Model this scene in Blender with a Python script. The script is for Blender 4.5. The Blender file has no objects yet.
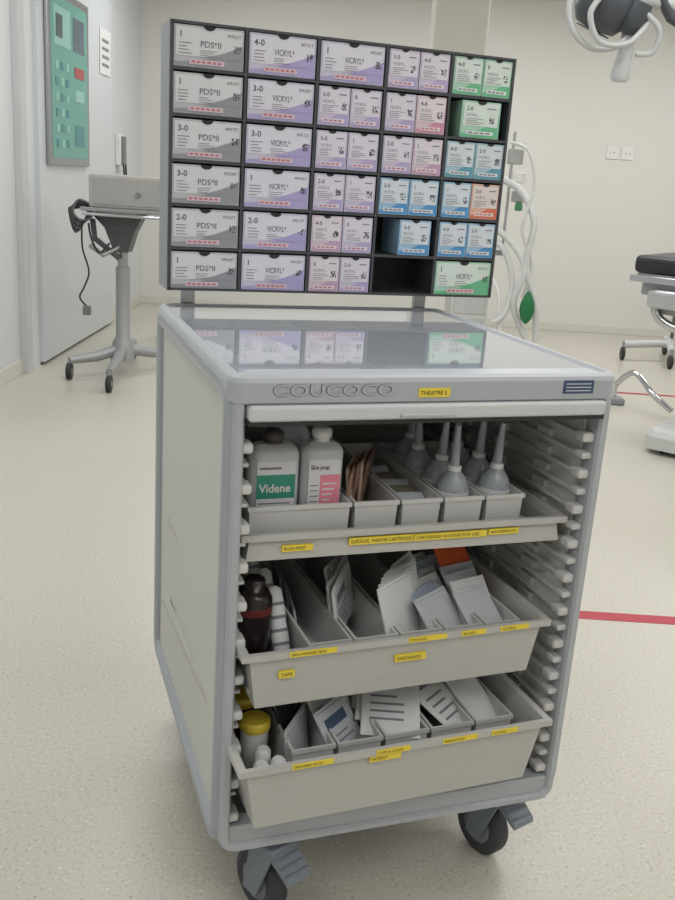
import bpy, bmesh, math, random
from mathutils import Matrix, Vector
random.seed(7)
S=bpy.context.scene
S.view_settings.view_transform='Standard'

# ------------------------------------------------------------ materials
def lin(c):
    c=c/255.0
    return c/12.92 if c<=0.04045 else ((c+0.055)/1.055)**2.4
MATS={}
def mat(name,rgb,rough=0.5,metal=0.0,var=0.04,scale=12.0,bump=0.0,trans=0.0,spec=0.5,emit=0.0,coat=0.0):
    if name in MATS: return MATS[name]
    m=bpy.data.materials.new(name); m.use_nodes=True
    nt=m.node_tree; b=nt.nodes['Principled BSDF']
    col=(lin(rgb[0]),lin(rgb[1]),lin(rgb[2]),1)
    tc=nt.nodes.new('ShaderNodeTexCoord')
    n=nt.nodes.new('ShaderNodeTexNoise'); n.inputs['Scale'].default_value=scale; n.inputs['Detail'].default_value=3
    nt.links.new(tc.outputs['Object'],n.inputs['Vector'])
    r=nt.nodes.new('ShaderNodeMix'); r.data_type='RGBA'
    r.inputs[6].default_value=tuple(c*(1-var) for c in col[:3])+(1,)
    r.inputs[7].default_value=tuple(min(1,c*(1+var)) for c in col[:3])+(1,)
    nt.links.new(n.outputs['Fac'],r.inputs[0]); nt.links.new(r.outputs[2],b.inputs['Base Color'])
    b.inputs['Roughness'].default_value=rough; b.inputs['Metallic'].default_value=metal
    b.inputs['Specular IOR Level'].default_value=spec
    b.inputs['Coat Weight'].default_value=coat
    if trans: b.inputs['Transmission Weight'].default_value=trans
    if emit:
        b.inputs['Emission Color'].default_value=col; b.inputs['Emission Strength'].default_value=emit
    MATS[name]=m; return m

def floor_mat():
    m=bpy.data.materials.new('speckled_vinyl'); m.use_nodes=True
    nt=m.node_tree; b=nt.nodes['Principled BSDF']
    tc=nt.nodes.new('ShaderNodeTexCoord')
    v=nt.nodes.new('ShaderNodeTexNoise'); v.inputs['Scale'].default_value=120; v.inputs['Detail'].default_value=2; v.inputs['Roughness'].default_value=.6
    r=nt.nodes.new('ShaderNodeValToRGB')
    e=r.color_ramp.elements
    e[0].position=.30; e[0].color=(lin(160),lin(155),lin(141),1)
    e[1].position=.40; e[1].color=(lin(193),lin(189),lin(177),1)
    e2=e.new(.62); e2.color=(lin(197),lin(193),lin(182),1)
    e3=e.new(.72); e3.color=(lin(218),lin(215),lin(206),1)
    n=nt.nodes.new('ShaderNodeTexNoise'); n.inputs['Scale'].default_value=1.2
    mx=nt.nodes.new('ShaderNodeMix'); mx.data_type='RGBA'; mx.blend_type='MULTIPLY'; mx.inputs[0].default_value=1
    r2=nt.nodes.new('ShaderNodeValToRGB'); r2.color_ramp.elements[0].color=(.95,.945,.935,1); r2.color_ramp.elements[1].color=(1,1,1,1)
    nt.links.new(tc.outputs['Object'],v.inputs['Vector']); nt.links.new(tc.outputs['Object'],n.inputs['Vector'])
    nt.links.new(v.outputs['Fac'],r.inputs['Fac']); nt.links.new(n.outputs['Fac'],r2.inputs['Fac'])
    nt.links.new(r.outputs['Color'],mx.inputs[6]); nt.links.new(r2.outputs['Color'],mx.inputs[7])
    nt.links.new(mx.outputs[2],b.inputs['Base Color'])
    b.inputs['Roughness'].default_value=.34; b.inputs['Specular IOR Level'].default_value=.5
    return m

FR=mat('cart_frame_grey',(164,169,175),.38,var=.02)
FR2=mat('cart_fascia_grey',(177,181,186),.35,var=.02)
EMB_SHADE=mat('relief_shade_grey',(130,135,142),.4)  # darker grey paints the edge shade of raised lettering
EMB_LIT=mat('relief_lit_grey',(186,190,195),.35)  # lighter grey paints the lit face of raised lettering
TOP=mat('cart_top_gloss',(184,190,199),.06,var=.02,coat=1.0,spec=.8)
PANEL=mat('side_panel_cream',(208,208,203),.65,var=.01,spec=.3)
LEDGE=mat('runner_offwhite',(208,208,205),.45)
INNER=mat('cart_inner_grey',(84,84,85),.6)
TRAY=mat('tray_grey',(188,187,183),.42,var=.02)
BIN=mat('bin_white',(204,204,202),.4)
BAR=mat('handle_bar_silver',(210,212,214),.28,metal=.15)
DARK=mat('dark_plastic',(38,39,42),.5)
TYRE=mat('tyre_grey',(62,64,68),.6)
HUB=mat('hub_grey',(120,123,128),.5)
PEDAL=mat('pedal_grey',(122,130,140),.45)
STEEL=mat('brushed_steel',(170,172,174),.3,metal=.9)
CHROME=mat('chrome',(200,202,205),.12,metal=1)
RACK=mat('rack_dark_grey',(66,69,73),.45)
RACKS=mat('rack_side_grey',(136,142,146),.4)
RACKIN=mat('rack_inner',(28,29,31),.6)
YEL=mat('yellow_label',(236,212,70),.55)
INK=mat('black_ink',(40,38,42),.7)
WHITE=mat('white_plastic',(222,222,220),.4)
PAPER=mat('paper_white',(224,226,225),.75)
BLUEP=mat('label_blue',(62,82,112),.5)

# ------------------------------------------------------------ mesh builder
def rrect(u0,u1,v0,v1,r,n=6):
    r=max(r,.0005); P=[]
    for cx,cy,a in ((u1-r,v1-r,0),(u0+r,v1-r,90),(u0+r,v0+r,180),(u1-r,v0+r,270)):
        for i in range(n+1):
            t=math.radians(a+90*i/n); P.append((cx+r*math.cos(t),cy+r*math.sin(t)))
    return P
class MB:
    def __init__(s): s.v=[];s.f=[];s.mi=[];s.sm=[];s.mats=[]
    def add(s,V,F,m,smooth=False,M=None):
        o=len(s.v)
        s.v+= [tuple(M@Vector(p)) if M else tuple(p) for p in V]
        if m not in s.mats: s.mats.append(m)
        k=s.mats.index(m)
        for f in F: s.f.append(tuple(i+o for i in f)); s.mi.append(k); s.sm.append(smooth)
    def box(s,x0,x1,y0,y1,z0,z1,m,bev=0,M=None):
        if bev<=0:
            V=[(x0,y0,z0),(x1,y0,z0),(x1,y1,z0),(x0,y1,z0),(x0,y0,z1),(x1,y0,z1),(x1,y1,z1),(x0,y1,z1)]
            s.add(V,[(0,3,2,1),(4,5,6,7),(0,1,5,4),(1,2,6,5),(2,3,7,6),(3,0,4,7)],m,False,M); return
        bm=bmesh.new(); bmesh.ops.create_cube(bm,size=1)
        bmesh.ops.scale(bm,vec=(x1-x0,y1-y0,z1-z0),verts=bm.verts)
        bmesh.ops.translate(bm,vec=((x0+x1)/2,(y0+y1)/2,(z0+z1)/2),verts=bm.verts)
        bmesh.ops.bevel(bm,geom=bm.edges[:],offset=bev,segments=3,profile=.5,affect='EDGES')
        bm.verts.index_update()
        s.add([v.co[:] for v in bm.verts],[tuple(v.index for v in f.verts) for f in bm.faces],m,False,M); bm.free()
    def tube(s,P,r,m,n=10,M=None,cap=True):
        P=[Vector(p) for p in P]; R=r if isinstance(r,(list,tuple)) else [r]*len(P)
        V=[];F=[]; prev=None
        for i,p in enumerate(P):
            d=(P[min(i+1,len(P)-1)]-P[max(i-1,0)]).normalized()
            if prev is None:
                a=Vector((0,0,1)) if abs(d.z)<.9 else Vector((1,0,0)); u=d.cross(a).normalized()
            else: u=(prev-d*prev.dot(d)).normalized()
            prev=u; w=d.cross(u)
            for k in range(n):
                t=2*math.pi*k/n; V.append(p+(u*math.cos(t)+w*math.sin(t))*R[i])
        for i in range(len(P)-1):
            for k in range(n):
                F.append((i*n+k,i*n+(k+1)%n,(i+1)*n+(k+1)%n,(i+1)*n+k))
        s.add(V,F,m,True,M)
        if cap:
            s.add(V[:n],[tuple(range(n))],m,False,M); s.add(V[-n:],[tuple(range(n))],m,False,M)
    def cyl(s,p0,p1,r,m,n=20,M=None): s.tube([p0,p1],r,m,n,M)
    def lathe(s,c,prof,m,n=24,axis='z',M=None,sx=1,sy=1):
        V=[];F=[]
        for r,h in prof:
            for k in range(n):
                t=2*math.pi*k/n; a,b=r*math.cos(t)*sx,r*math.sin(t)*sy
                if axis=='z': V.append((c[0]+a,c[1]+b,c[2]+h))
                elif axis=='x': V.append((c[0]+h,c[1]+a,c[2]+b))
                else: V.append((c[0]+a,c[1]+h,c[2]+b))
        for i in range(len(prof)-1):
            for k in range(n): F.append((i*n+k,i*n+(k+1)%n,(i+1)*n+(k+1)%n,(i+1)*n+k))
        s.add(V,F,m,True,M)
        s.add(V[:n],[tuple(range(n))],m,False,M); s.add(V[-n:],[tuple(range(n))],m,False,M)
    def loft(s,u0,u1,v0,v1,r,layers,m,n=6,M=None,capb=True,mtop=None,smooth=False):
        V=[];F=[];N=4*(n+1)
        for ins,z in layers:
            V+=[(a,b,z) for a,b in rrect(u0+ins,u1-ins,v0+ins,v1-ins,r-ins if r-ins>.002 else .002,n)]
        for i in range(len(layers)-1):
            for k in range(N): F.append((i*N+k,i*N+(k+1)%N,(i+1)*N+(k+1)%N,(i+1)*N+k))
        s.add(V,F,m,smooth,M)
        s.add(V[-N:],[tuple(range(N))],mtop or m,False,M)
        if capb: s.add(V[:N],[tuple(reversed(range(N)))],m,False,M)
    def ring(s,u0,u1,v0,v1,r,prof,plane,m,n=6,M=None):
        V=[];F=[];N=4*(n+1);K=len(prof)
        for t,w in prof:
            for a,b in rrect(u0+t,u1-t,v0+t,v1-t,r-t,n):
                V.append((a,w,b) if plane=='xz' else (w,a,b) if plane=='yz' else (a,b,w))
        for i in range(K):
            j=(i+1)%K
            for k in range(N): F.append((i*N+k,i*N+(k+1)%N,j*N+(k+1)%N,j*N+k))
        s.add(V,F,m,False,M)
    def prism(s,pts,w0,w1,plane,m,M=None):
        n=len(pts)
        def q(a,b,w): return (a,w,b) if plane=='xz' else (w,a,b) if plane=='yz' else (a,b,w)
        V=[q(a,b,w0) for a,b in pts]+[q(a,b,w1) for a,b in pts]
        F=[tuple(range(n)),tuple(reversed(range(n,2*n)))]+[(i,(i+1)%n,n+(i+1)%n,n+i) for i in range(n)]
        s.add(V,F,m,False,M)
    def rect(s,x0,x1,z0,z1,y,m,M=None):
        s.add([(x0,y,z0),(x1,y,z0),(x1,y,z1),(x0,y,z1)],[(0,1,2,3)],m,False,M)
    def build(s,name,parent=None,X=None,recalc=True):
        V=[X@Vector(p) for p in s.v] if X else [Vector(p) for p in s.v]
        xs=[p.x for p in V];ys=[p.y for p in V];zs=[p.z for p in V]
        o=Vector(((min(xs)+max(xs))/2,(min(ys)+max(ys))/2,min(zs)))
        me=bpy.data.meshes.new(name); me.from_pydata([tuple(p-o) for p in V],[],s.f)
        for m in s.mats: me.materials.append(m)
        me.polygons.foreach_set('material_index',s.mi); me.polygons.foreach_set('use_smooth',s.sm)
        me.update()
        if recalc:
            bm=bmesh.new(); bm.from_mesh(me); bmesh.ops.recalc_face_normals(bm,faces=bm.faces[:]); bm.to_mesh(me); bm.free()
        ob=bpy.data.objects.new(name,me); S.collection.objects.link(ob); ob.location=o
        if parent:
            ob.parent=parent; ob.matrix_parent_inverse=Matrix.Translation(-parent.location)
        return ob
def empty(name,loc):
    e=bpy.data.objects.new(name,None); S.collection.objects.link(e); e.location=loc; e.empty_display_size=.1
    return e
_T={}
def text2d(body,size,bold=0.0):
    k=(body,bold)
    if k not in _T:
        c=bpy.data.curves.new('t','FONT'); c.body=body; c.size=1; c.offset=bold; c.resolution_u=3
        o=bpy.data.objects.new('t',c); S.collection.objects.link(o)
        dg=bpy.context.evaluated_depsgraph_get(); me=o.evaluated_get(dg).to_mesh()
        _T[k]=([v.co[:2] for v in me.vertices],[tuple(p.vertices) for p in me.polygons])
        o.evaluated_get(dg).to_mesh_clear(); bpy.data.objects.remove(o); bpy.data.curves.remove(c)
    V,F=_T[k]; return [(a*size,b*size) for a,b in V],F
def put_text(mb,body,size,x,z,y,m,bold=.0,maxw=None,M=None):
    V,F=text2d(body,size,bold)
    if not V: return
    k=1
    w=max(a for a,b in V)
    if maxw and w>maxw: k=maxw/w
    mb.add([(x+a*k,y,z+b) for a,b in V],F,m,False,M)

CART=Matrix.Translation((-.1569,1.4109,0))@Matrix.Rotation(.335,4,'Z')
W=.68; D=.767; ZB=.196; ZT=1.074
cart=empty('medical_supply_cart',(CART@Vector((W/2,D/2,0))))
cart.location.z=0

# ------------------------------------------------------------ cart shell
b=MB()
prof=[(0,-.002),(.004,-.010),(.012,-.014),(.026,-.013),(.032,-.008),(.034,-.002),(.034,.006),(0,.006)]
b.ring(-.004,D,ZB,ZT-.006,.05,prof,'yz',FR)
b.box(-.001,.016,.02,D-.02,ZB+.02,ZT-.03,PANEL)
b.build('side_panel_left',cart,CART)
b=MB()
prof=[(0,W+.002),(.004,W+.010),(.012,W+.014),(.026,W+.013),(.032,W+.008),(.034,W+.002),(.034,W-.006),(0,W-.006)]
b.ring(-.004,D,ZB,ZT-.006,.05,prof,'yz',FR)
b.box(W-.016,W+.001,.02,D-.02,ZB+.02,ZT-.03,PANEL)
b.build('side_panel_right',cart,CART)
b=MB()
prof=[(0,.01),(.001,-.006),(.006,-.013),(.016,-.014),(.020,-.008),(.020,.03),(0,.03)]
b.ring(-.004,W+.004,ZB-.004,ZT,.035,prof,'xz',FR2)
b.box(.01,W-.01,-.006,.03,ZB+.004,ZB+.05,FR2,.004)
b.build('front_frame',cart,CART)
b=MB()
b.box(.01,W-.01,.02,D-.01,ZB,ZB+.03,FR)
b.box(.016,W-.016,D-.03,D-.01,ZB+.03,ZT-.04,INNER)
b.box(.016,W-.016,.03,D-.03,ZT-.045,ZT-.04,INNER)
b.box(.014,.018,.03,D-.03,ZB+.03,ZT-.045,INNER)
b.build('carcass',cart,CART)
# top
b=MB()
b.loft(-.012,W+.012,-.018,D+.004,.03,[(.006,ZT-.048),(0,ZT-.044),(0,ZT-.012),(.003,ZT-.005),(.009,ZT),(.016,ZT),(.021,ZT-.004)],FR2,mtop=TOP)
b.build('top_tray',cart,CART)
b=MB()
V,F=text2d('COUCOCO',.026,.030)
mw=max(a for a,_ in V)
b.add([(.055+a*.205/mw,-.0186,ZT-.033+c) for a,c in V],F,EMB_SHADE)  # flat lettering; relief shading painted as dark outline under a lighter face
V,F=text2d('COUCOCO',.026,.0)
b.add([(.0555+a*.205/mw,-.0204,ZT-.0325+c) for a,c in V],F,EMB_LIT)
b.box(.575,.635,-.0195,-.0175,ZT-.034,ZT-.011,BLUEP)
for i in range(3): b.rect(.58,.63,ZT-.030+i*.006,ZT-.0285+i*.006,-.0197,WHITE)
b.box(.303,.359,-.0205,-.018,ZT-.037,ZT-.022,YEL)
put_text(b,'THEATRE 5',.0095,.306,ZT-.0330,-.0208,INK,.01,.050)
b.build('fascia_badges',cart,CART)
# roll shutter bar
b=MB()
b.box(.018,W-.018,-.028,.006,1.001,1.027,BAR,.006)
b.box(.018,W-.018,-.024,.0,.994,1.003,DARK,.001)
b.box(.27,.37,-.034,-.022,1.004,1.012,FR2,.003)
b.box(.016,W-.016,.0,.05,1.0,1.034,FR2)
b.build('roll_shutter_bar',cart,CART)
# runners
b=MB()
z=.262; i=0
while z<.985:
    b.box(.016,.032,.02,D-.04,z-.003,z+.003,LEDGE)
    b.box(W-.034,W-.016,.02,D-.04,z-.003,z+.003,LEDGE)
    for k in range(4):
        yy=.12+k*.17
        b.box(W-.03,W-.016,yy,yy+.05,z,z+.018,LEDGE,.002)
    if i%2==0:
        b.box(.012,.034,-.004,.03,z-.009,z+.009,LEDGE,.006)
        b.box(W-.038,W-.014,-.002,.03,z-.009,z+.009,LEDGE,.006)
    else:
        b.box(W-.034,W-.014,.0,.03,z-.006,z+.006,LEDGE,.004)
    z+=.0345; i+=1
b.box(.016,.02,.03,D-.04,.25,.99,LEDGE); b.box(W-.02,W-.016,.03,D-.04,.25,.99,LEDGE)
b.build('runner_rails',cart,CART)

# ------------------------------------------------------------ trays
def tray(x0,x1,y0,y1,z0,z1,ins,labels,name,X):
    b=MB(); t=.004
    def ringat(i,z,tt): return [(x0+i+tt,y0+i*.5+tt),(x1-i-tt,y0+i*.5+tt),(x1-i-tt,y1-i*.5-tt),(x0+i+tt,y1-i*.5-tt)]
    V=[];
    for i,z,tt in ((ins,z0,0),(0.012,z1-.012,0),(0,z1-.012,-.004),(0,z1,-.004),(.010,z1,0),(.010,z1-.012,t),(ins,z0+t,t)):
        V+=[(a,c,z) for a,c in ringat(i,z,tt)]
    F=[(3,2,1,0)]
    for L in range(6):
        for k in range(4): F.append((L*4+k,L*4+(k+1)%4,(L+1)*4+(k+1)%4,(L+1)*4+k))
    F.append((24,25,26,27))
    b.add(V,F,TRAY)
    for lx0,lx1,lz0,lz1,dy,tx in labels:
        b.box(lx0,lx1,y0+dy-.0012,y0+dy+.004,lz0,lz1,YEL)
        put_text(b,tx,(lz1-lz0)*.72,lx0+.003,lz0+(lz1-lz0)*.25,y0+dy-.0016,INK,.0,lx1-lx0-.006)
    return b.build(name,cart,X)
def lip(z1,L): return [(a,c,z1-.0105,z1-.0005,-.0045,t) for a,c,t in L]
T1=(.028,.640,.02,.72,.747,.796); T2=(.022,.610,-.04,.62,.496,.606); T3=(.012,.612,-.09,.58,.290,.421)
def yawed(T,a): return CART@Matrix.Translation((T[0],T[2],0))@Matrix.Rotation(a,4,'Z')@Matrix.Translation((-T[0],-T[2],0))
X1=yawed(T1,0.0); X2=yawed(T2,.035); X3=yawed(T3,.04)
z=T1[5]
tray(*T1,.006,[(.095,.150,z-.034,z-.023,.0,'IRON PREP'),(.215,.335,z-.030,z-.017,.0,'SURGICAL THEATRE CARTRIDGES'),(.337,.480,z-.030,z-.018,.0,'CARTRIDGES WOUND FOR USE'),(.484,.545,z-.028,z-.017,.0,'WATERPROOF')],'tray_upper',X1)
z=T2[5]
tray(*T2,.026,lip(z,[(.10,.185,'SKIN MARKER PENS'),(.32,.395,'SYRINGES'),(.425,.475,'BLADES'),(.505,.565,'FLEXIBLE')])+[(.085,.113,z-.052,z-.039,.003,'TAPE'),(.30,.36,z-.050,z-.037,.003,'DRESSINGS')],'tray_middle',X2)
z=T3[5]
tray(*T3,.032,lip(z,[(.10,.175,'SPECIMEN POTS'),(.255,.32,'CLIPS & LOOPS'),(.385,.455,'IRRIGATION'),(.485,.54,'GLOVES')])+[(.245,.305,z-.025,z-.014,-.0005,'PATIENT')],'tray_lower',X3)

# ------------------------------------------------------------ castors
def castor(cx,cy,ang,name):
    M=Matrix.Translation((cx,cy,0))@Matrix.Rotation(ang,4,'Z')
    b=MB()
    r=.064; off=.03
    b.lathe((-.018,off,r),[(r-.012,0),(r-.002,.003),(r,.009),(r,.027),(r-.002,.033),(r-.012,.036)],TYRE,32,'x',M)
    b.lathe((-.021,off,r),[(.008,0),(.03,.002),(.044,.004),(.044,.038),(.03,.040),(.008,.042)],HUB,24,'x',M)
    b.lathe((-.024,off,r),[(.012,0),(.012,.048)],DARK,16,'x',M)
    for sx in (-.031,.026):
        b.prism([(off-.02,r-.016),(off+.02,r-.016),(.03,.165),(-.035,.165)],sx,sx+.005,'yz',PEDAL,M)
    b.box(-.033,.033,-.036,.035,.155,.178,PEDAL,.006,M)
    b.cyl((0,0,.17),(0,0,.198),.022,STEEL,16,M)
    b.prism([(.0,.178),(-.035,.168),(-.078,.140),(-.080,.129),(-.045,.146),(-.02,.154)],-.028,.028,'yz',PEDAL,M)
    for k in range(3): b.box(-.026,.026,-.074+k*.014,-.069+k*.014,.139+k*.009,.147+k*.009,HUB,.001,M)
    return b.build(name,cart,CART)
castor(.112,.035,.40,'castor_front_left'); castor(W-.072,.075,.30,'castor_front_right')
castor(.10,D-.10,.3,'castor_rear_left'); castor(W-.10,D-.10,-.3,'castor_rear_right')

# ------------------------------------------------------------ suture rack
RX0,RX1,RY,RZ0,RZ1=.002,.799,.70,1.111,1.663
RD=.125
rack=empty('suture_dispenser_rack',(CART@Vector(((RX0+RX1)/2,RY+RD/2,RZ0))))
b=MB(); t=.0055
NX,NZ=5,6; cw=(RX1-RX0)/NX; ch=(RZ1-RZ0)/NZ
b.box(RX0-.001,RX0+t,RY,RY+RD,RZ0,RZ1,RACK); b.box(RX1-t,RX1+.001,RY,RY+RD,RZ0,RZ1,RACK)
b.box(RX0-.0025,RX0-.001,RY+.004,RY+RD,RZ0,RZ1,RACKS)
b.box(RX0,RX1,RY,RY+RD,RZ1-t,RZ1,RACK); b.box(RX0,RX1,RY,RY+RD,RZ0,RZ0+t,RACK)
b.box(RX0,RX1,RY+RD-.004,RY+RD,RZ0,RZ1,RACKIN)
for i in range(1,NX): b.box(RX0+i*cw-.003,RX0+i*cw+.003,RY+.0005,RY+RD-.004,RZ0,RZ1,RACK)
for j in range(1,NZ): b.box(RX0,RX1,RY+.001,RY+RD-.004,RZ0+j*ch-.003,RZ0+j*ch+.003,RACK)
b.build('compartment_frame',rack,CART)
b=MB()
for x in (.043,.625):
    b.box(x,x+.032,D+.005,D+.018,ZT-.12,RZ0+.001,STEEL,.002)
    b.cyl((x+.016,D+.0,ZT-.03),(x+.016,D+.023,ZT-.03),.006,DARK,12); b.cyl((x+.016,D+.0,ZT-.09),(x+.016,D+.023,ZT-.09),.006,DARK,12)
b.build('mounting_brackets',rack,CART)

C=lambda n,c,r=.42: mat(n,c,r,var=.015)
KIND={'pds':(C('carton_silver',(190,191,195)),C('carton_silver_dark',(150,151,157)),C('lab_silver',(216,216,219))),
 'vic':(C('carton_lilac_white',(203,199,217)),C('carton_lilac',(174,164,208)),C('lab_lilac',(221,219,229))),
 'lav':(C('carton_lav_white',(204,196,214)),C('carton_lavender',(182,168,206)),C('lab_lav',(220,215,226))),
 'pnk':(C('carton_pink_white',(217,194,204)),C('carton_pink',(206,144,168)),C('lab_pink',(225,215,220))),
 'red':(C('carton_red_white',(226,182,162)),C('carton_orange',(220,116,90)),C('lab_red',(226,215,211))),
 'blu':(C('carton_blue_white',(158,192,218)),C('carton_blue',(82,148,202)),C('lab_blue',(213,221,228))),
 'tea':(C('carton_teal_white',(168,198,208)),C('carton_teal',(98,158,178)),C('lab_teal',(213,221,225))),
 'grn':(C('carton_green_white',(172,211,188)),C('carton_green',(110,188,144)),C('lab_green',(215,227,220))),
 'mau':(C('carton_mauve_white',(211,194,205)),C('carton_mauve',(194,160,186)),C('lab_mauve',(222,214,220)))}
LAB=C('carton_label',(222,222,224),.5); GREYI=C('print_grey',(134,130,140),.6); REDI=C('print_red',(196,116,124),.6)
DGI=C('print_dark_grey',(84,82,92),.6)
def carton(b,x0,x1,z0,z1,kind,num,brand,wide):
    base,acc,LB=KIND[kind]; y=RY+.0025; w=x1-x0; h=z1-z0
    b.box(x0,x1,y,RY+RD-.01,z0,z1,base,.0012)
    e=y-.0004
    pts=[(x0+.002,z0+.002),(x1-.002,z0+.002),(x1-.002,z0+h*.62)]
    n=10
    for i in range(1,n+1):
        u=i/n; pts.append((x1-.002-(w-.004)*u, z0+h*(.62-.50*math.sin(u*math.pi/2)**.8)))
    b.add([(a,e,c) for a,c in pts],[tuple(range(len(pts)))],acc)
    e-=.0004
    if wide:
        b.rect(x0+w*.03,x1-w*.03,z0+h*.27,z0+h*.95,e,LB)
        pts=[(x1-w*.03,z0+h*.26)]+[(x1-w*.03-w*.66*i/8,z0+h*(.60-.34*math.sin(i/8*math.pi/2))) for i in range(9)]
        b.add([(a,e-.0003,c) for a,c in pts],[tuple(range(len(pts)))],acc)
        e-=.0006
        put_text(b,num,h*.21,x0+w*.07,z0+h*.70,e,DGI,.012)
        put_text(b,brand,h*.21,x0+w*.37,z0+h*.50,e,DGI,.0,w*.30)
        put_text(b,'W91%02d'%random.randint(10,99)+'T',h*.12,x1-w*.24,z0+h*.78,e,DGI,.0,w*.19)
        qx,qz,q=x1-w*.14,z0+h*.42,h*.03
        for i in range(4): b.rect(x0+w*.07,x0+w*(.18+.08*random.random()),z0+h*(.32+.08*i),z0+h*(.34+.08*i),e,GREYI)
        for i in range(3): b.rect(x0+w*.37,x0+w*(.5+.12*random.random()),z0+h*(.30+.055*i),z0+h*(.315+.055*i),e,GREYI)
        b.rect(x0+w*.22,x0+w*.72,z0+h*.08,z0+h*.20,e,C('print_band_pink',(212,192,202)))
        for i in range(6): b.rect(x0+w*(.25+.075*i),x0+w*(.30+.075*i),z0+h*.115,z0+h*.165,e-.0002,REDI)
        nr=w*.085
    else:
        b.rect(x0+w*.05,x1-w*.05,z0+h*.32,z0+h*.95,e,LB)
        e-=.0004
        put_text(b,num,h*.15,x0+w*.12,z0+h*.74,e,DGI,.01,w*.3)
        put_text(b,brand,h*.11,x0+w*.12,z0+h*.58,e,GREYI,.0,w*.48)
        for i in range(4): b.rect(x0+w*.12,x0+w*(.35+.3*random.random()),z0+h*(.36+.05*i),z0+h*(.375+.05*i),e,GREYI)
        b.rect(x1-w*.36,x1-w*.12,z0+h*.80,z0+h*.83,e,GREYI)
        qx,qz,q=x1-w*.29,z0+h*.42,h*.03
        b.rect(x0+w*.15,x0+w*.85,z0+h*.09,z0+h*.19,e,LB)
        for i in range(4): b.rect(x0+w*(.2+.15*i),x0+w*(.31+.15*i),z0+h*.12,z0+h*.16,e-.0002,REDI if kind in('lav','pnk','mau','red') else GREYI)
        nr=w*.12
    for i in range(6):
        for j in range(6):
            if random.random()<.5: b.rect(qx+i*q*.9,qx+(i+1)*q*.9,qz+j*q,qz+(j+1)*q,e,DGI)
    cx=(x0+x1)/2; pts=[(cx+nr*math.cos(math.pi+math.pi*i/10),z1+nr*.7*math.sin(math.pi+math.pi*i/10)) for i in range(11)]
    b.add([(a,e-.0004,c+.0002) for a,c in pts],[tuple(range(11))],RACKIN)
b=MB()
def cell(col,row):
    x0=RX0+col*cw+.0045; x1=RX0+(col+1)*cw-.0045
    z0=RZ1-(row+1)*ch+.0035; z1=z0+ch-.0105
    return x0,x1,z0,z1
def pair(col,row,ka,kb,L=True,R=True):
    x0,x1,z0,z1=cell(col,row); m=(x0+x1)/2
    n=['1','0','2-0','3-0','4-0']
    if L: carton(b,x0+.001,m-.001,z0,z1,ka,random.choice(n),'VICRYL',False)
    if R: carton(b,m+.001,x1-.001,z0,z1,kb,random.choice(n),'VICRYL',False)
def wide(col,row,k,num,brand,sh=0):
    x0,x1,z0,z1=cell(col,row); carton(b,x0+.001+sh,x1-.001,z0,z1,k,num,brand,True)
for r,n in enumerate(['1','1','3-0','3-0','2-0','1']): wide(0,r,'pds',n,'PDS*II')
for r,n in enumerate(['4-0','3-0','3-0','1','2-0','1']): wide(1,r,'vic',n,'VICRYL*')
wide(2,0,'vic','1','VICRYL*')
pair(2,1,'lav','lav');pair(2,2,'lav','lav');pair(2,3,'lav','lav');pair(2,4,'mau','lav');pair(2,5,'mau','lav')
pair(3,0,'lav','lav');pair(3,1,'lav','pnk');pair(3,2,'lav','mau');pair(3,3,'blu','blu')
x0,x1,z0,z1=cell(3,4); carton(b,x0+.058,x1-.012,z0,z1,'blu','3-0','VICRYL',False)
pair(4,0,'grn','grn')
x0,x1,z0,z1=cell(4,1); carton(b,x0+.030,x1-.020,z0,z1,'grn','2-0','VICRYL',False)
pair(4,2,'tea','tea');pair(4,3,'blu','red');pair(4,4,'blu','blu')
wide(4,5,'grn','1','VICRYL*')
b.build('suture_cartons',None,CART,recalc=False)

# ------------------------------------------------------------ bins & contents
def bin_(x0,x1,y0,y1,z0,z1,X,name='storage_bin',m=BIN):
    b=MB(); t=.003; i=.006
    def R(k,z,tt): return [(x0+k+tt,y0+k+tt,z),(x1-k-tt,y0+k+tt,z),(x1-k-tt,y1-k-tt,z),(x0+k+tt,y1-k-tt,z)]
    V=R(i,z0,0)+R(.003,z1-.008,0)+R(0,z1-.008,0)+R(0,z1,0)+R(.003,z1,t*.6)+R(i,z0+t,t)
    F=[(3,2,1,0)]
    for L in range(5):
        for k in range(4): F.append((L*4+k,L*4+(k+1)%4,(L+1)*4+(k+1)%4,(L+1)*4+k))
    F.append((20,21,22,23)); b.add(V,F,m); return b.build(name,None,X)
F1=T1[4]+.005
xs=[(.042,.228),(.232,.318),(.322,.402),(.406,.486),(.490,.570)]
B1=[bin_(a,c,.052,.052+.36,F1,F1+.080,X1) for a,c in xs]
TEAL=C('label_teal',(52,146,124)); PINKL=C('label_pink',(232,140,160)); CAPD=mat('cap_black',(70,64,64),.4)
MILK=mat('bottle_milky',(206,210,212),.3)
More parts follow.
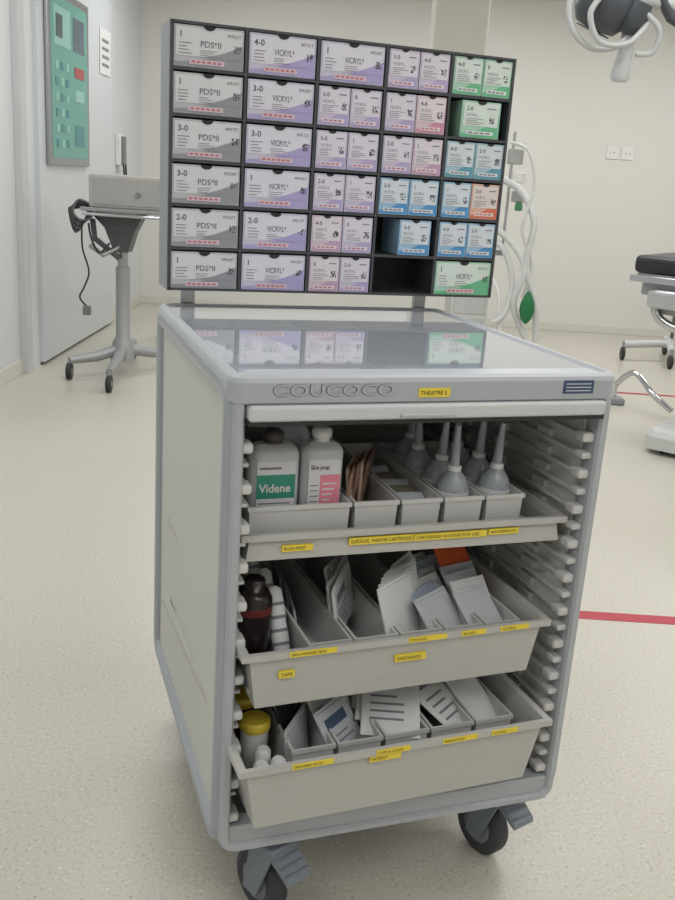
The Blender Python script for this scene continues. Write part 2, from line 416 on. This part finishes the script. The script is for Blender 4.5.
def bottle(cx,cy,z,w,d,h,cap,name,kind):
    b=MB()
    lay=[(.006,z),(0,z+.006),(0,z+h*.80),(.006,z+h*.85),(.016,z+h*.88)]
    b.loft(cx-w/2,cx+w/2,cy-d/2,cy+d/2,.020,lay,MILK,8,smooth=True)
    b.lathe((cx,cy,z+h*.88),[(.015,0),(.015,.006),(.018,.007),(.018,h*.10),(.012,h*.12)],cap,20)
    e=cy-d/2-.0006
    b.rect(cx-w*.38,cx+w*.38,z+h*.08,z+h*.74,e,LAB)
    e-=.0004
    if kind==0:
        b.rect(cx-w*.38,cx+w*.38,z+h*.40,z+h*.62,e,TEAL)
        b.rect(cx-w*.38,cx+w*.38,z+h*.08,z+h*.22,e,TEAL)
        put_text(b,'Videne',.021,cx-w*.33,z+h*.46,e-.0004,WHITE,.02,w*.62)
        for i in range(4): b.rect(cx-w*.33,cx+w*(.1+.06*i),z+h*(.245+.035*i),z+h*(.255+.035*i),e-.0003,GREYI)
        b.rect(cx-w*.33,cx+w*.1,z+h*.67,z+h*.69,e-.0003,GREYI)
    elif kind==1:
        b.rect(cx-w*.1,cx+w*.38,z+h*.10,z+h*.60,e,PINKL)
        b.rect(cx-w*.38,cx+w*.38,z+h*.08,z+h*.16,e-.0003,PINKL)
        for i in range(7): b.rect(cx-w*.34,cx-w*.14,z+h*(.2+.05*i),z+h*(.21+.05*i),e-.0003,GREYI)
        put_text(b,'Skin prep',.012,cx-w*.34,z+h*.65,e-.0004,DGI,.01,w*.45)
        for i in range(4): b.rect(cx-w*.04,cx+w*(.15+.05*i),z+h*(.36+.05*i),z+h*(.375+.05*i),e-.0005,LAB)
    return b.build(name,None,X1)
bottle(.098,.115,F1+.004,.090,.055,.195,CAPD,'antiseptic_bottle',0)
bottle(.192,.111,F1+.004,.062,.055,.198,WHITE,'antiseptic_bottle',1) if False else bottle(.184,.111,F1+.004,.076,.055,.198,WHITE,'antiseptic_bottle',1)
bottle(.145,.20,F1+.004,.085,.055,.205,WHITE,'antiseptic_bottle',2)
BR=mat('kraft_brown',(150,118,100),.6); CLR=mat('clear_plastic',(212,216,220),.15,trans=.15)
FROST=mat('frosted_plastic',(192,198,204),.25,trans=.35)
def packets(lst,name,X,par):
    b=MB()
    for (cx,cy,cz,w,h,t,rx,rz,m,pr) in lst:
        M=Matrix.Translation((cx,cy,cz))@Matrix.Rotation(rz,4,'Z')@Matrix.Rotation(rx,4,'X')
        b.box(-w/2,w/2,-t/2,t/2,-h/2+.006,h/2-.006,m,min(t*.3,.003),M)
        b.box(-w/2-.001,w/2+.001,-.0006,.0006,-h/2,h/2,m,0,M)
        if pr:
            b.rect(-w*.36,w*.3,h*.15,h*.32,-t/2-.0004,pr,M)
            for i in range(4): b.rect(-w*.36,w*(.1+.25*random.random()),-h*.3+i*h*.1,-h*.3+i*h*.1+h*.03,-t/2-.0004,GREYI,M)
    return b.build(name,par,X)
U=random.uniform
packets([(.250+.011*i,.13+.012*i,F1+.072,.11,.115,.006,U(-.12,.12),1.05+U(-.12,.12),[BR,mat('pack_tan',(196,172,158),.5),mat('foil_brown',(134,106,92),.3)][i%3],None) for i in range(6)],'kraft_packets',X1,B1[1])
packets([(.362,.10+.04*i,F1+.045,.062,.075,.012,-1.0,U(-.2,.2),mat('pack_olive',(120,114,96),.4) if i%2 else CLR,None) for i in range(6)],'foil_packets',X1,B1[2])
def squeeze(cx,cy,z,h,lx,ly,name):
    b=MB(); M=Matrix.Translation((cx,cy,z))@Matrix.Rotation(ly,4,'Y')@Matrix.Rotation(lx,4,'X')
    b.lathe((0,0,0),[(.002,0),(.028,0),(.031,.004),(.031,h*.38),(.026,h*.47),(.014,h*.55),(.0095,h*.58),(.0075,h*.80),(.0045,h)],FROST,20,'z',M)
    b.lathe((0,0,0),[(.012,h*.54),(.013,h*.545),(.013,h*.60),(.011,h*.605)],WHITE,20,'z',M)
    b.lathe((0,0,0),[(.0315,h*.10),(.0318,h*.11),(.0318,h*.36),(.0315,h*.37)],LAB,20,'z',M)
    for k in range(3): b.lathe((0,0,0),[(.0319,h*(.18+.05*k)),(.0320,h*(.182+.05*k)),(.0320,h*(.192+.05*k)),(.0319,h*(.194+.05*k))],BLUEP,20,'z',M)
    b.build(name,None,X1)
for cx,cy,lx,ly in ((.445,.105,0,.0),(.446,.175,0,.05),(.440,.25,.0,-.05),(.445,.33,0,.06),(.530,.11,0,.05),(.528,.18,0,.05),(.530,.26,0,-.05)):
    squeeze(cx,cy,F1+.006,.195,lx,ly,'irrigation_bottle')
# middle tray
F2=T2[4]+.006
B2=[bin_(a,c,.0,.50,F2,F2+.088,X2) for a,c in [(.150,.232),(.236,.322),(.326,.412),(.416,.496),(.500,.575)]]
b=MB()
b.lathe((.078,.012,F2+.001),[(.032,0),(.034,.002),(.034,.052),(.030,.054),(.019,.054),(.017,.045)],PAPER,24)
b.lathe((.078,.012,F2+.003),[(.0345,.012),(.0348,.013),(.0348,.033),(.0345,.034)],C('tape_blue',(120,130,150)),24)
b.build('tape_roll',None,X2)
b=MB()
b.lathe((.076,.10,F2+.001),[(.03,0),(.034,.004),(.034,.14),(.026,.155),(.020,.157),(.020,.175),(.016,.178)],mat('amber_dark',(34,26,26),.25),24)
b.lathe((.076,.10,F2+.003),[(.0345,.112),(.0348,.113),(.0348,.125),(.0345,.126)],C('label_dark_red',(110,44,40)),24)
b.build('brown_glass_bottle',None,X2)
b=MB()
for k,(x,y,a) in enumerate(((.126,.09,.10),(.128,.17,.05),(.126,.26,.05))):
    M=Matrix.Translation((x,y,F2+.06))@Matrix.Rotation(a,4,'Z')@Matrix.Rotation(-.5,4,'X')
    b.lathe((0,0,-.045),[(.010,0),(.016,.006),(.017,.05),(.0155,.07),(.017,.09),(.016,.13),(.008,.138)],PAPER,18,'z',M,1,.8)
    for q in range(4): b.lathe((0,0,-.045),[(.0173,.03+.024*q),(.0175,.032+.024*q),(.0175,.034+.024*q),(.0173,.036+.024*q)],GREYI,18,'z',M,1,.8)
b.build('bandage_rolls',None,X2)
PG=mat('pack_pale',(212,219,216),.6); PBG=mat('pack_blue_grey',(172,184,200),.4); POR=mat('pack_orange',(232,104,58),.5)
packets([(.185+.006*i,.20+.07*i,F2+.05,.12,.08,.005,U(-.2,.2),1.4,CLR,None) for i in range(3)],'clear_pouches',X2,B2[0])
packets([(.262+.008*i,.14+.022*i,F2+.088,.12,.110,.007,U(-.12,.05)-.20,.95+U(-.1,.1),[PAPER,PG,PAPER,CLR][i%4],GREYI if i==0 else None) for i in range(6)],'dressing_packets',X2,B2[1])
packets([(.344+.0090*i,.055+.014*i,F2+.098,.100,.130,.007,U(-.08,.04)-.25,.65+U(-.12,.12),[PAPER,PAPER,PG][i%3],GREYI if i%2 else None) for i in range(8)],'sterile_gauze_packets',X2,B2[2])
packets([(.435+.008*i,.05+.035*i,F2+.080,.100,.110,.006,-.75+U(-.12,.1),.50+U(-.25,.25),[CLR,PBG,PAPER][i%3],BLUEP if i%3 else None) for i in range(6)],'syringe_packets',X2,B2[3])
packets([(.520+.006*i,.05+.035*i,F2+.080+(.022 if i==4 else 0),.085,.115+(.03 if i==4 else 0),.005,-.75+U(-.1,.1),.40+U(-.2,.2),[CLR,PAPER,CLR,CLR,POR,PAPER][i%6],GREYI if i==1 else None) for i in range(6)],'blade_packets',X2,B2[4])
# lower tray
F3=T3[4]+.006
B3=[bin_(a,c,-.03,.46,F3,F3+.104,X3) for a,c in [(.122,.205),(.209,.298),(.302,.392),(.396,.486),(.490,.572)]]
b=MB()
b.lathe((.082,.07,F3+.001),[(.022,0),(.024,.003),(.026,.095),(.026,.097)],WHITE,24)
b.lathe((.082,.07,F3+.098),[(.028,0),(.029,.002),(.029,.016),(.026,.019)],mat('lid_yellow',(226,198,70),.4),28)
b.build('specimen_pot',None,X3)
b=MB()
b.lathe((.082,.15,F3+.001),[(.022,0),(.024,.003),(.026,.100),(.026,.102)],mat('pot_dark',(90,40,36),.3),24)
b.lathe((.082,.15,F3+.103),[(.028,0),(.029,.002),(.029,.016),(.026,.019)],mat('lid_yellow',(226,198,70),.4),28)
b.build('specimen_pot',None,X3)
b=MB()
for x,y in ((.066,-.030),(.099,-.025),(.082,.012)):
    b.lathe((x,y,F3+.001),[(.010,0),(.014,.004),(.014,.085),(.010,.09)],PAPER,18)
b.build('swab_tubes',None,X3)
packets([(.155+.006*i,.04+.05*i,F3+.075,.10,.10,.006,-.3+U(-.2,.2),1.0+U(-.2,.2),[CLR,mat('pouch_dark',(70,70,74),.3),CLR][i%3],None) for i in range(5)],'tubing_pouches',X3,B3[0])
packets([(.240+.008*i,.03+.04*i,F3+.085,.10,.12,.006,-.65+U(-.15,.15),.65+U(-.2,.2),[CLR,PAPER][i%2],BLUEP) for i in range(6)],'clip_packets',X3,B3[1])
packets([(.350+.006*i,.06+.035*i,F3+.122+.004*i,.110,.17,.004,-1.2+U(-.06,.06),-.5+U(-.15,.15),[PAPER,PAPER,CLR][i%3],BLUEP) for i in range(5)],'catheter_packets',X3,B3[2])
packets([(.448+.004*i,.06+.04*i,F3+.112+.003*i,.095,.17,.004,-1.2+U(-.08,.08),.5+U(-.2,.2),[PAPER,CLR][i%2],GREYI) for i in range(5)],'glove_packets',X3,B3[3])
packets([(.532,.05+.05*i,F3+.095,.072,.14,.004,-1.1+U(-.1,.1),.20+U(-.15,.15),CLR if i%2 else PAPER,None) for i in range(4)],'swab_packets',X3,B3[4])

# ------------------------------------------------------------ room
WALL=mat('wall_offwhite',(216,214,209),.55,var=.01,scale=2)
WALLL=mat('wall_left_white',(210,213,215),.45,var=.01,scale=2)
GLOSS=mat('gloss_door_panel',(204,209,213),.14,var=.01,scale=2)
CEIL=mat('ceiling_white',(225,225,222),.8,var=.01)
SKIRT=mat('coved_skirting',(208,206,197),.5,var=.02)
XL,XR,YB,YF,H=-2.08,4.6,9.66,-2.2,3.15
def slab(n,x0,x1,y0,y1,z0,z1,m,bev=0,parent=None):
    b=MB(); b.box(x0,x1,y0,y1,z0,z1,m,bev); return b.build(n,parent)
fm=floor_mat()
slab('floor',XL-.1,XR+.1,YF-.1,YB+.1,-.1,0,fm)
slab('ceiling',XL-.1,XR+.1,YF-.1,YB+.1,H,H+.1,CEIL)
slab('wall_left',XL-.1,XL,YF-.1,YB+.1,0,H,WALLL); slab('wall_right',XR,XR+.1,YF-.1,YB+.1,0,H,WALL)
slab('wall_back',XL,XR,YB,YB+.1,0,H,WALL); slab('wall_front',XL,XR,YF-.1,YF,0,H,WALL)
slab('baseboard_left',XL,XL+.012,YF,YB,0,.10,SKIRT,.004); slab('baseboard_back',XL,XR,YB-.012,YB,0,.08,SKIRT,.004)
slab('baseboard_right',XR-.012,XR,YF,YB,0,.10,SKIRT,.004)
d=empty('door_1',(XL,7.2,0))
slab('sliding_leaf',XL+.02,XL+.06,6.33,8.25,.02,H-.05,GLOSS,.004,d)
slab('jamb',XL,XL+.05,6.02,6.12,0,H,mat('jamb_alu',(198,200,201),.35,metal=.1),.003,d)
slab('jamb_inner',XL,XL+.03,6.12,6.33,0,H,WALLL,0,d)
slab('trim_1',3.42,3.45,YB-.02,YB,0,H,mat('trim_dark',(90,86,80),.6))
RED=mat('floor_tape_red',(172,48,64),.45)
slab('floor_marking_line',.35,XR,2.87,2.93,0,.0015,RED); slab('floor_marking_line',1.55,XR,6.65,6.70,0,.0015,RED)

# control panel on wall
b=MB(); X=XL+.062
GP=mat('panel_green',(104,164,152),.35,var=.03); GP2=mat('panel_face',(150,194,186),.35)
b.box(X,X+.025,6.46,7.44,1.33,2.45,STEEL,.006)
b.box(X+.02,X+.028,6.52,7.38,1.38,2.40,GP,.002)
def pr(y0,y1,z0,z1,m,k=.030): b.box(X+.02,X+k,y0,y1,z0,z1,m)
BD=mat('btn_teal',(84,138,146),.4)
pr(6.58,6.95,2.10,2.34,GP2); pr(7.02,7.3,2.10,2.32,mat('panel_screen',(80,100,112),.2))
pr(6.62,6.76,2.15,2.29,mat('panel_disp',(64,84,90),.2),.033)
for i in range(6):
    for j in range(3): pr(6.60+j*.12,6.66+j*.12,1.45+i*.10,1.50+i*.10,GP2 if (i+j)%2 else BD,.032)
pr(7.05,7.28,1.93,2.00,mat('btn_red',(170,80,80),.4),.033); pr(7.05,7.28,1.77,1.85,GP2,.032); pr(7.05,7.28,1.47,1.61,BD,.032)
b.build('theatre_control_panel')
b=MB(); b.box(X,X+.006,7.85,8.18,2.04,2.38,WHITE,.002)
for i in range(4): b.box(X+.006,X+.007,7.90,8.12,2.10+i*.06,2.125+i*.06,GREYI)
b.build('wall_notice')
b=MB(); b.box(XL,XL+.05,8.6,8.72,1.35,1.62,WHITE,.01); b.box(XL+.05,XL+.08,8.62,8.70,1.36,1.60,mat('handset_grey',(120,122,124),.4),.01)
b.tube([(XL+.06,8.66,1.36),(XL+.07,8.7,1.15),(XL+.07,8.76,1.12),(XL+.06,8.74,1.4)],.008,DARK); b.build('wall_telephone')
b=MB()
for i in range(2):
    x=2.50+i*.15
    b.box(x,x+.12,YB-.012,YB,1.72,1.84,WHITE,.004)
    b.box(x+.04,x+.045,YB-.0135,YB-.012,1.77,1.79,HUB); b.box(x+.075,x+.08,YB-.0135,YB-.012,1.77,1.79,HUB)
b.build('wall_socket')

# ------------------------------------------------------------ equipment stand (left)
st=empty('equipment_stand',(-1.45,6.2,0))
c0=Vector((-1.45,6.2,.13))
b=MB()
GR=mat('stand_grey',(156,158,159),.4,metal=.3)
for x,y in ((-1.74,5.95),(-1.41,5.66),(-1.10,6.45),(-1.5,6.75)):
    e=Vector((x,y,.125)); dd=(e-c0)
    b.tube([c0+Vector((0,0,.05)),c0+dd*.5+Vector((0,0,.01)),e],[.040,.034,.024],GR,10)
    b.cyl((x,y,.075),(x,y,.13),.012,STEEL,12)
    b.lathe((x-.016,y,.055),[(.04,0),(.055,.004),(.055,.028),(.04,.032)],DARK,20,'x'); b.lathe((x-.018,y,.055),[(.02,0),(.02,.036)],HUB,16,'x')
b.build('castor_base',st)
b=MB()
b.tube([(-1.45,6.2,.1),(-1.45,6.2,.22),(-1.45,6.2,.26),(-1.45,6.2,.72)],[.08,.07,.046,.046],GR,18)
b.cyl((-1.45,6.2,.72),(-1.45,6.2,1.0),.034,STEEL,16)
BD2=mat('bracket_dark',(80,82,85),.4)
b.prism([(-1.64,1.06),(-1.30,1.06),(-1.36,.95),(-1.40,.82),(-1.49,.82),(-1.55,.97)],6.12,6.26,'xz',BD2)
b.tube([(-1.45,6.14,.86),(-1.55,6.08,.80),(-1.62,6.03,.86)],.016,STEEL)
b.tube([(-1.62,6.1,1.02),(-1.60,6.08,.9),(-1.46,6.14,.78)],.018,BD2)
b.build('column',st)
b=MB(); b.box(-1.66,-1.12,5.95,6.45,1.075,1.10,STEEL,.005); b.tube([(-1.64,5.93,1.06),(-1.4,5.9,1.06),(-1.14,5.93,1.06)],.01,CHROME); b.box(-1.60,-1.35,6.1,6.3,1.05,1.078,STEEL); b.build('shelf',st)
b=MB()
DV=mat('device_grey',(168,166,162),.4)
b.box(-1.61,-1.13,5.97,6.38,1.10,1.30,DV,.012); b.box(-1.58,-1.16,5.965,5.972,1.12,1.28,mat('device_face',(156,155,152),.4),.002)
b.lathe((-1.30,5.965,1.19),[(.015,-.012),(.018,0)],HUB,16,'y')
b.build('device_unit',st)
def catm(P,n=10):
    P=[Vector(p) for p in P]; Q=[]
    for i in range(len(P)-1):
        p0=P[max(i-1,0)];p1=P[i];p2=P[i+1];p3=P[min(i+2,len(P)-1)]
        for k in range(n):
            t=k/n; Q.append(.5*((2*p1)+(-p0+p2)*t+(2*p0-5*p1+4*p2-p3)*t*t+(-p0+3*p1-3*p2+p3)*t**3))
    Q.append(P[-1]); return Q
b=MB(); CG=mat('cable_grey',(104,104,106),.5)
for k in range(7):
    ox=-1.67-.010*k; oy=5.98+.02*k
    b.tube(catm([(ox+.1,oy,1.10),(ox,oy,1.14-.01*k),(ox-.04,oy,1.07),(ox,oy,1.02-.015*k),(ox+.07,oy,1.03),(ox+.08,oy,1.09)],5),.007,DARK if k%2 else CG,6)
b.tube(catm([(-1.66,6.0,1.02),(-1.66,6.0,.85),(-1.62,6.0,.70),(-1.65,6.0,.60),(-1.68,6.0,.53),(-1.63,6.0,.47)]),.006,DARK,6)
b.tube(catm([(-1.62,6.0,1.0),(-1.60,6.0,.9),(-1.55,6.0,.82),(-1.50,6.05,.88)]),.007,DARK,6)
b.box(-1.66,-1.61,5.98,6.02,.42,.48,mat('plug_grey',(110,112,114),.5),.008)
b.build('cables',st)
b=MB()
for a in range(5):
    t=a*2*math.pi/5+.3; ex,ey=-1.25+.26*math.cos(t),7.6+.26*math.sin(t)
    b.tube([(-1.25,7.6,.12),(ex,ey,.085)],.015,CHROME,8); b.lathe((ex-.01,ey,.03),[(.022,0),(.03,.004),(.03,.018),(.022,.022)],DARK,14,'x'); b.cyl((ex,ey,.05),(ex,ey,.09),.008,DARK,8)
b.cyl((-1.25,7.6,.1),(-1.25,7.6,.5),.02,CHROME); b.lathe((-1.25,7.6,.5),[(.15,0),(.17,.01),(.17,.05),(.15,.065)],mat('stool_seat',(150,150,150),.4),28)
b.build('theatre_stool')

# ------------------------------------------------------------ pendant & anaesthetic machine
an=empty('anaesthetic_pendant',(.9,7.6,1.2))
b=MB(); PB=mat('pendant_beige',(196,193,185),.5)
b.box(.54,.94,7.4,7.8,1.35,2.85,PB,.02); b.cyl((.77,7.6,2.8),(.77,7.6,H),.12,WHITE,24)
b.box(.8,1.15,7.35,7.75,1.30,1.34,STEEL,.004); b.box(.5,1.1,7.35,7.85,.95,.99,WHITE,.006)
b.build('supply_column',an)
b=MB()
b.box(.85,1.14,7.3,7.75,.10,.92,mat('machine_white',(206,208,206),.4),.015)
for k in range(3): b.box(.87,1.12,7.29,7.30,.18+.24*k,.38+.24*k,mat('machine_drawer',(190,192,192),.4),.004)
for x in(.9,1.10):
    for y in (7.36,7.7): b.lathe((x-.012,y,.05),[(.035,0),(.05,.004),(.05,.020),(.035,.024)],DARK,18,'x'); b.cyl((x,y,.06),(x,y,.11),.012,STEEL,10)
b.cyl((1.20,7.3,.9),(1.20,7.3,1.78),.012,CHROME); b.box(1.12,1.22,7.28,7.32,.88,.92,STEEL)
b.box(1.16,1.27,7.22,7.30,1.55,1.66,mat('monitor_grey',(168,170,168),.4),.01); b.box(1.20,1.30,7.2,7.29,1.42,1.50,WHITE,.01)
b.box(1.22,1.31,7.2,7.29,1.28,1.36,mat('monitor_grey',(168,170,168),.4),.01)
b.lathe((1.27,7.2,1.22),[(.02,0),(.03,.01),(.03,.05),(.02,.06)],mat('vaporiser_green',(70,140,96),.4),16)
b.build('machine_body',an)
b=MB(); HS=mat('corrugated_hose',(200,203,201),.4)
def hose(P,r,m,rib=True):
    Q=catm(P,12)
    b.tube(Q,[r*(1+.12*(i%2)) for i in range(len(Q))] if rib else r,m,8)
hose([(1.10,7.2,1.45),(1.26,7.1,1.36),(1.36,7.0,1.15),(1.34,7.0,.85),(1.44,7.0,.55),(1.48,7.0,.28)],.024,HS)
hose([(1.05,7.2,1.10),(1.20,7.1,1.02),(1.33,7.0,.82),(1.28,7.0,.55),(1.40,7.0,.30)],.024,HS)
hose([(1.05,7.2,.95),(1.16,7.1,.96),(1.26,7.05,.72),(1.22,7.0,.48),(1.14,7.0,.4)],.022,HS)
hose([(1.16,7.2,1.7),(1.28,7.1,1.64),(1.34,7.05,1.4),(1.28,7.0,1.1),(1.38,7.0,.85),(1.34,7.0,.6)],.012,HS,False)
hose([(1.10,7.2,.75),(1.18,7.1,.6),(1.20,7.0,.3),(1.28,7.0,.15)],.014,mat('hose_white',(214,215,213),.4),False)
b.build('breathing_hoses',an)
b=MB(); b.lathe((1.37,6.93,.42),[(.012,.24),(.02,.225),(.05,.16),(.058,.10),(.04,.035),(.008,0)],mat('reservoir_bag_green',(24,112,62),.45),20,'z',None,1,.5); b.build('reservoir_bag',an)

# ------------------------------------------------------------ operating table (right)
ot=empty('operating_table',(2.5,5.0,0))
b=MB(); PAD=mat('mattress_black',(36,37,42),.35)
Mt=Matrix.Translation((1.58,5.20,0))@Matrix.Rotation(-.62,4,'Z')
b.box(0,.95,0,.60,.980,1.075,PAD,.028,Mt); b.box(.97,2.1,0,.60,.980,1.075,PAD,.028,Mt); b.build('mattress',ot)
b=MB()
TM=mat('table_mech',(160,162,166),.35,metal=.45)
b.box(.02,2.08,.02,.58,.945,.98,STEEL,.006,Mt)
b.box(.0,2.1,-.035,-.02,.935,.97,CHROME,.003,Mt); b.box(.0,2.1,.62,.635,.935,.97,CHROME,.003,Mt)
for x in (.1,.5,.9,1.4,1.9): b.box(x,x+.03,-.02,.02,.945,.965,CHROME,0,Mt); b.box(x,x+.03,.58,.62,.945,.965,CHROME,0,Mt)
b.box(.04,1.5,.06,.52,.86,.945,TM,.012,Mt); b.box(.14,1.3,.10,.46,.76,.86,TM,.02,Mt)
b.prism([(.20,.76),(.9,.76),(.9,.55),(.62,.58)],.14,.40,'xz',TM,Mt)
b.tube(catm([(.10,.1,.90),(.16,.08,.74),(.35,.12,.68),(.6,.20,.70)]),.026,CHROME,10,Mt)
b.box(.10,.30,-.01,.07,.80,.90,mat('table_mech2',(190,192,194),.3,metal=.4),.02,Mt)
b.build('table_frame',ot)
b=MB()
b.box(.62,.98,.12,.42,.16,.80,STEEL,.02,Mt); b.box(.58,1.02,.08,.46,.14,.5,mat('column_cover',(180,182,182),.35),.02,Mt)
b.loft(.20,1.55,-.02,.66,.08,[(0,.03),(0,.10),(.02,.13),(.06,.145)],mat('table_base',(196,198,197),.35),6,Mt)
for x in(.30,1.45):
    for y in (.06,.56): b.lathe((x,y,.03),[(.02,-.012),(.03,-.008),(.03,.012),(.02,.016)],DARK,14,'x',Mt)
b.build('pedestal',ot)
b=MB()
TW=mat('trolley_white',(192,194,194),.4)
b.tube([(2.48,8.1,.14),(2.8,8.15,.16),(3.5,8.1,.14)],.034,TW,10); b.tube([(2.8,7.8,.14),(2.9,8.15,.16),(3.0,8.55,.14)],.034,TW,10)
b.cyl((3.15,8.15,.16),(3.15,8.15,.78),.03,CHROME,16); b.box(3.0,3.5,7.95,8.35,.78,.81,STEEL,.006)
b.lathe((2.98,7.95,.155),[(.03,0),(.045,.01),(.045,.04),(.03,.05)],mat('pedal_orange',(208,136,60),.4),16)
for x,y in((2.48,8.1),(3.5,8.1),(2.8,7.8),(3.0,8.55)):
    b.lathe((x-.014,y,.06),[(.04,0),(.06,.005),(.06,.023),(.04,.028)],DARK,20,'x'); b.cyl((x,y,.07),(x,y,.17),.013,STEEL,10)
b.build('instrument_trolley')
b=MB()
b.tube(catm([(1.92,6.30,.14),(2.0,6.2,.24),(2.08,6.0,.14),(2.2,5.95,.05)]),.020,CHROME,8)
b.box(1.88,1.98,6.24,6.36,0.0,.045,mat('footswitch',(140,142,146),.4),.012)
b.cyl((1.92,6.30,.04),(1.92,6.30,.15),.012,CHROME,10); b.build('foot_switch')

# ------------------------------------------------------------ surgical light
sl=empty('surgical_light',(.86,3.5,2.0))
b=MB(); LD=mat('lamp_dark',(74,78,84),.4); LW=mat('lamp_white',(196,199,199),.35)
Ml=Matrix.Translation((.83,3.5,1.985))@Matrix.Rotation(.35,4,'Y')@Matrix.Rotation(.25,4,'X')
b.lathe((0,0,0),[(.03,-.07),(.07,-.065),(.095,-.03),(.10,.02),(.09,.06),(.05,.09)],LD,32,'z',Ml)
b.lathe((.10,-.03,.02),[(.02,-.06),(.045,-.05),(.05,0),(.04,.05)],LD,24,'z',Ml)
for k in range(3): b.lathe((0,0,0),[(.060-.015*k,-.072-.001*k),(.064-.015*k,-.076),(.058-.015*k,-.074)],HUB,24,'z',Ml)
b.build('lamp_hub',sl)
b=MB()
b.tube(catm([(-.09,-.02,.05),(-.12,-.05,-.02),(-.08,-.08,-.09),(.0,-.09,-.12),(.08,-.07,-.09),(.12,-.04,-.02)]),.011,LW,10,Ml)
b.tube(catm([(-.04,-.10,.04),(-.05,-.12,-.03),(.02,-.12,-.09),(.11,-.10,-.06),(.15,-.05,.02)]),.010,LW,10,Ml)
b.tube(catm([(.10,-.05,.05),(.19,-.06,.02),(.21,-.06,-.05),(.16,-.06,-.08)]),.010,LW,10,Ml)
b.build('handle_loops',sl)
b=MB()
b.tube([(.925,3.48,1.95),(.925,3.48,1.92),(.918,3.48,1.84),(.912,3.48,1.77),(.912,3.48,1.755)],[.018,.026,.026,.034,.026],LW,20)
b.cyl((.935,3.48,1.93),(.93,3.49,2.01),.012,DARK,10); b.build('sterile_handle',sl)
b=MB()
b.tube([(.86,3.5,2.02),(1.0,3.5,2.02),(1.12,3.5,2.00),(1.35,3.5,2.12)],.024,LW,12); b.tube([(.98,3.49,2.08),(1.06,3.49,1.97),(1.14,3.49,1.93)],.018,LD,10)
b.tube([(1.35,3.5,2.12),(1.36,3.5,2.3),(1.36,3.5,2.75),(1.36,3.5,H)],[.04,.04,.05,.05],LW,16)
b.build('support_arm',sl)

# ------------------------------------------------------------ lights
EM=mat('luminaire_diffuser',(250,252,255),.5,emit=1.7)
def lum(x,y,pw,w=1.2,d=.6,col=(1,.995,.985)):
    slab('ceiling_light',x-w/2,x+w/2,y-d/2,y+d/2,H-.02,H,EM)
    l=bpy.data.lights.new('panel_light','AREA'); l.shape='RECTANGLE'; l.size=w; l.size_y=d; l.energy=pw; l.color=col
    o=bpy.data.objects.new('panel_light',l); S.collection.objects.link(o); o.location=(x,y,H-.03)
for x in (-.9,1.3,3.4):
    for y,pw in ((-.6,16),(2.2,18.5),(5.0,22),(7.8,24)): lum(x,y,pw)
w=bpy.data.worlds.new('w'); S.world=w; w.use_nodes=True; w.node_tree.nodes['Background'].inputs[0].default_value=(.9,.95,1,1); w.node_tree.nodes['Background'].inputs[1].default_value=.3

# ------------------------------------------------------------ camera
a,p,c=.341-.335,.2838,.0667
f=Vector((math.sin(a)*math.cos(p),math.cos(a)*math.cos(p),-math.sin(p)))
r=Vector((math.cos(a),-math.sin(a),0)); u=r.cross(f)
r2=math.cos(c)*r+math.sin(c)*u; u2=-math.sin(c)*r+math.cos(c)*u
cam=bpy.data.cameras.new('camera'); co=bpy.data.objects.new('camera',cam); S.collection.objects.link(co)
M=Matrix((r2,u2,-f)).transposed().to_4x4(); M.translation=(0,0,1.3733); co.matrix_world=M
cam.sensor_fit='VERTICAL'; cam.sensor_height=24; cam.lens=932.3/900*24; cam.clip_start=.05
S.camera=co
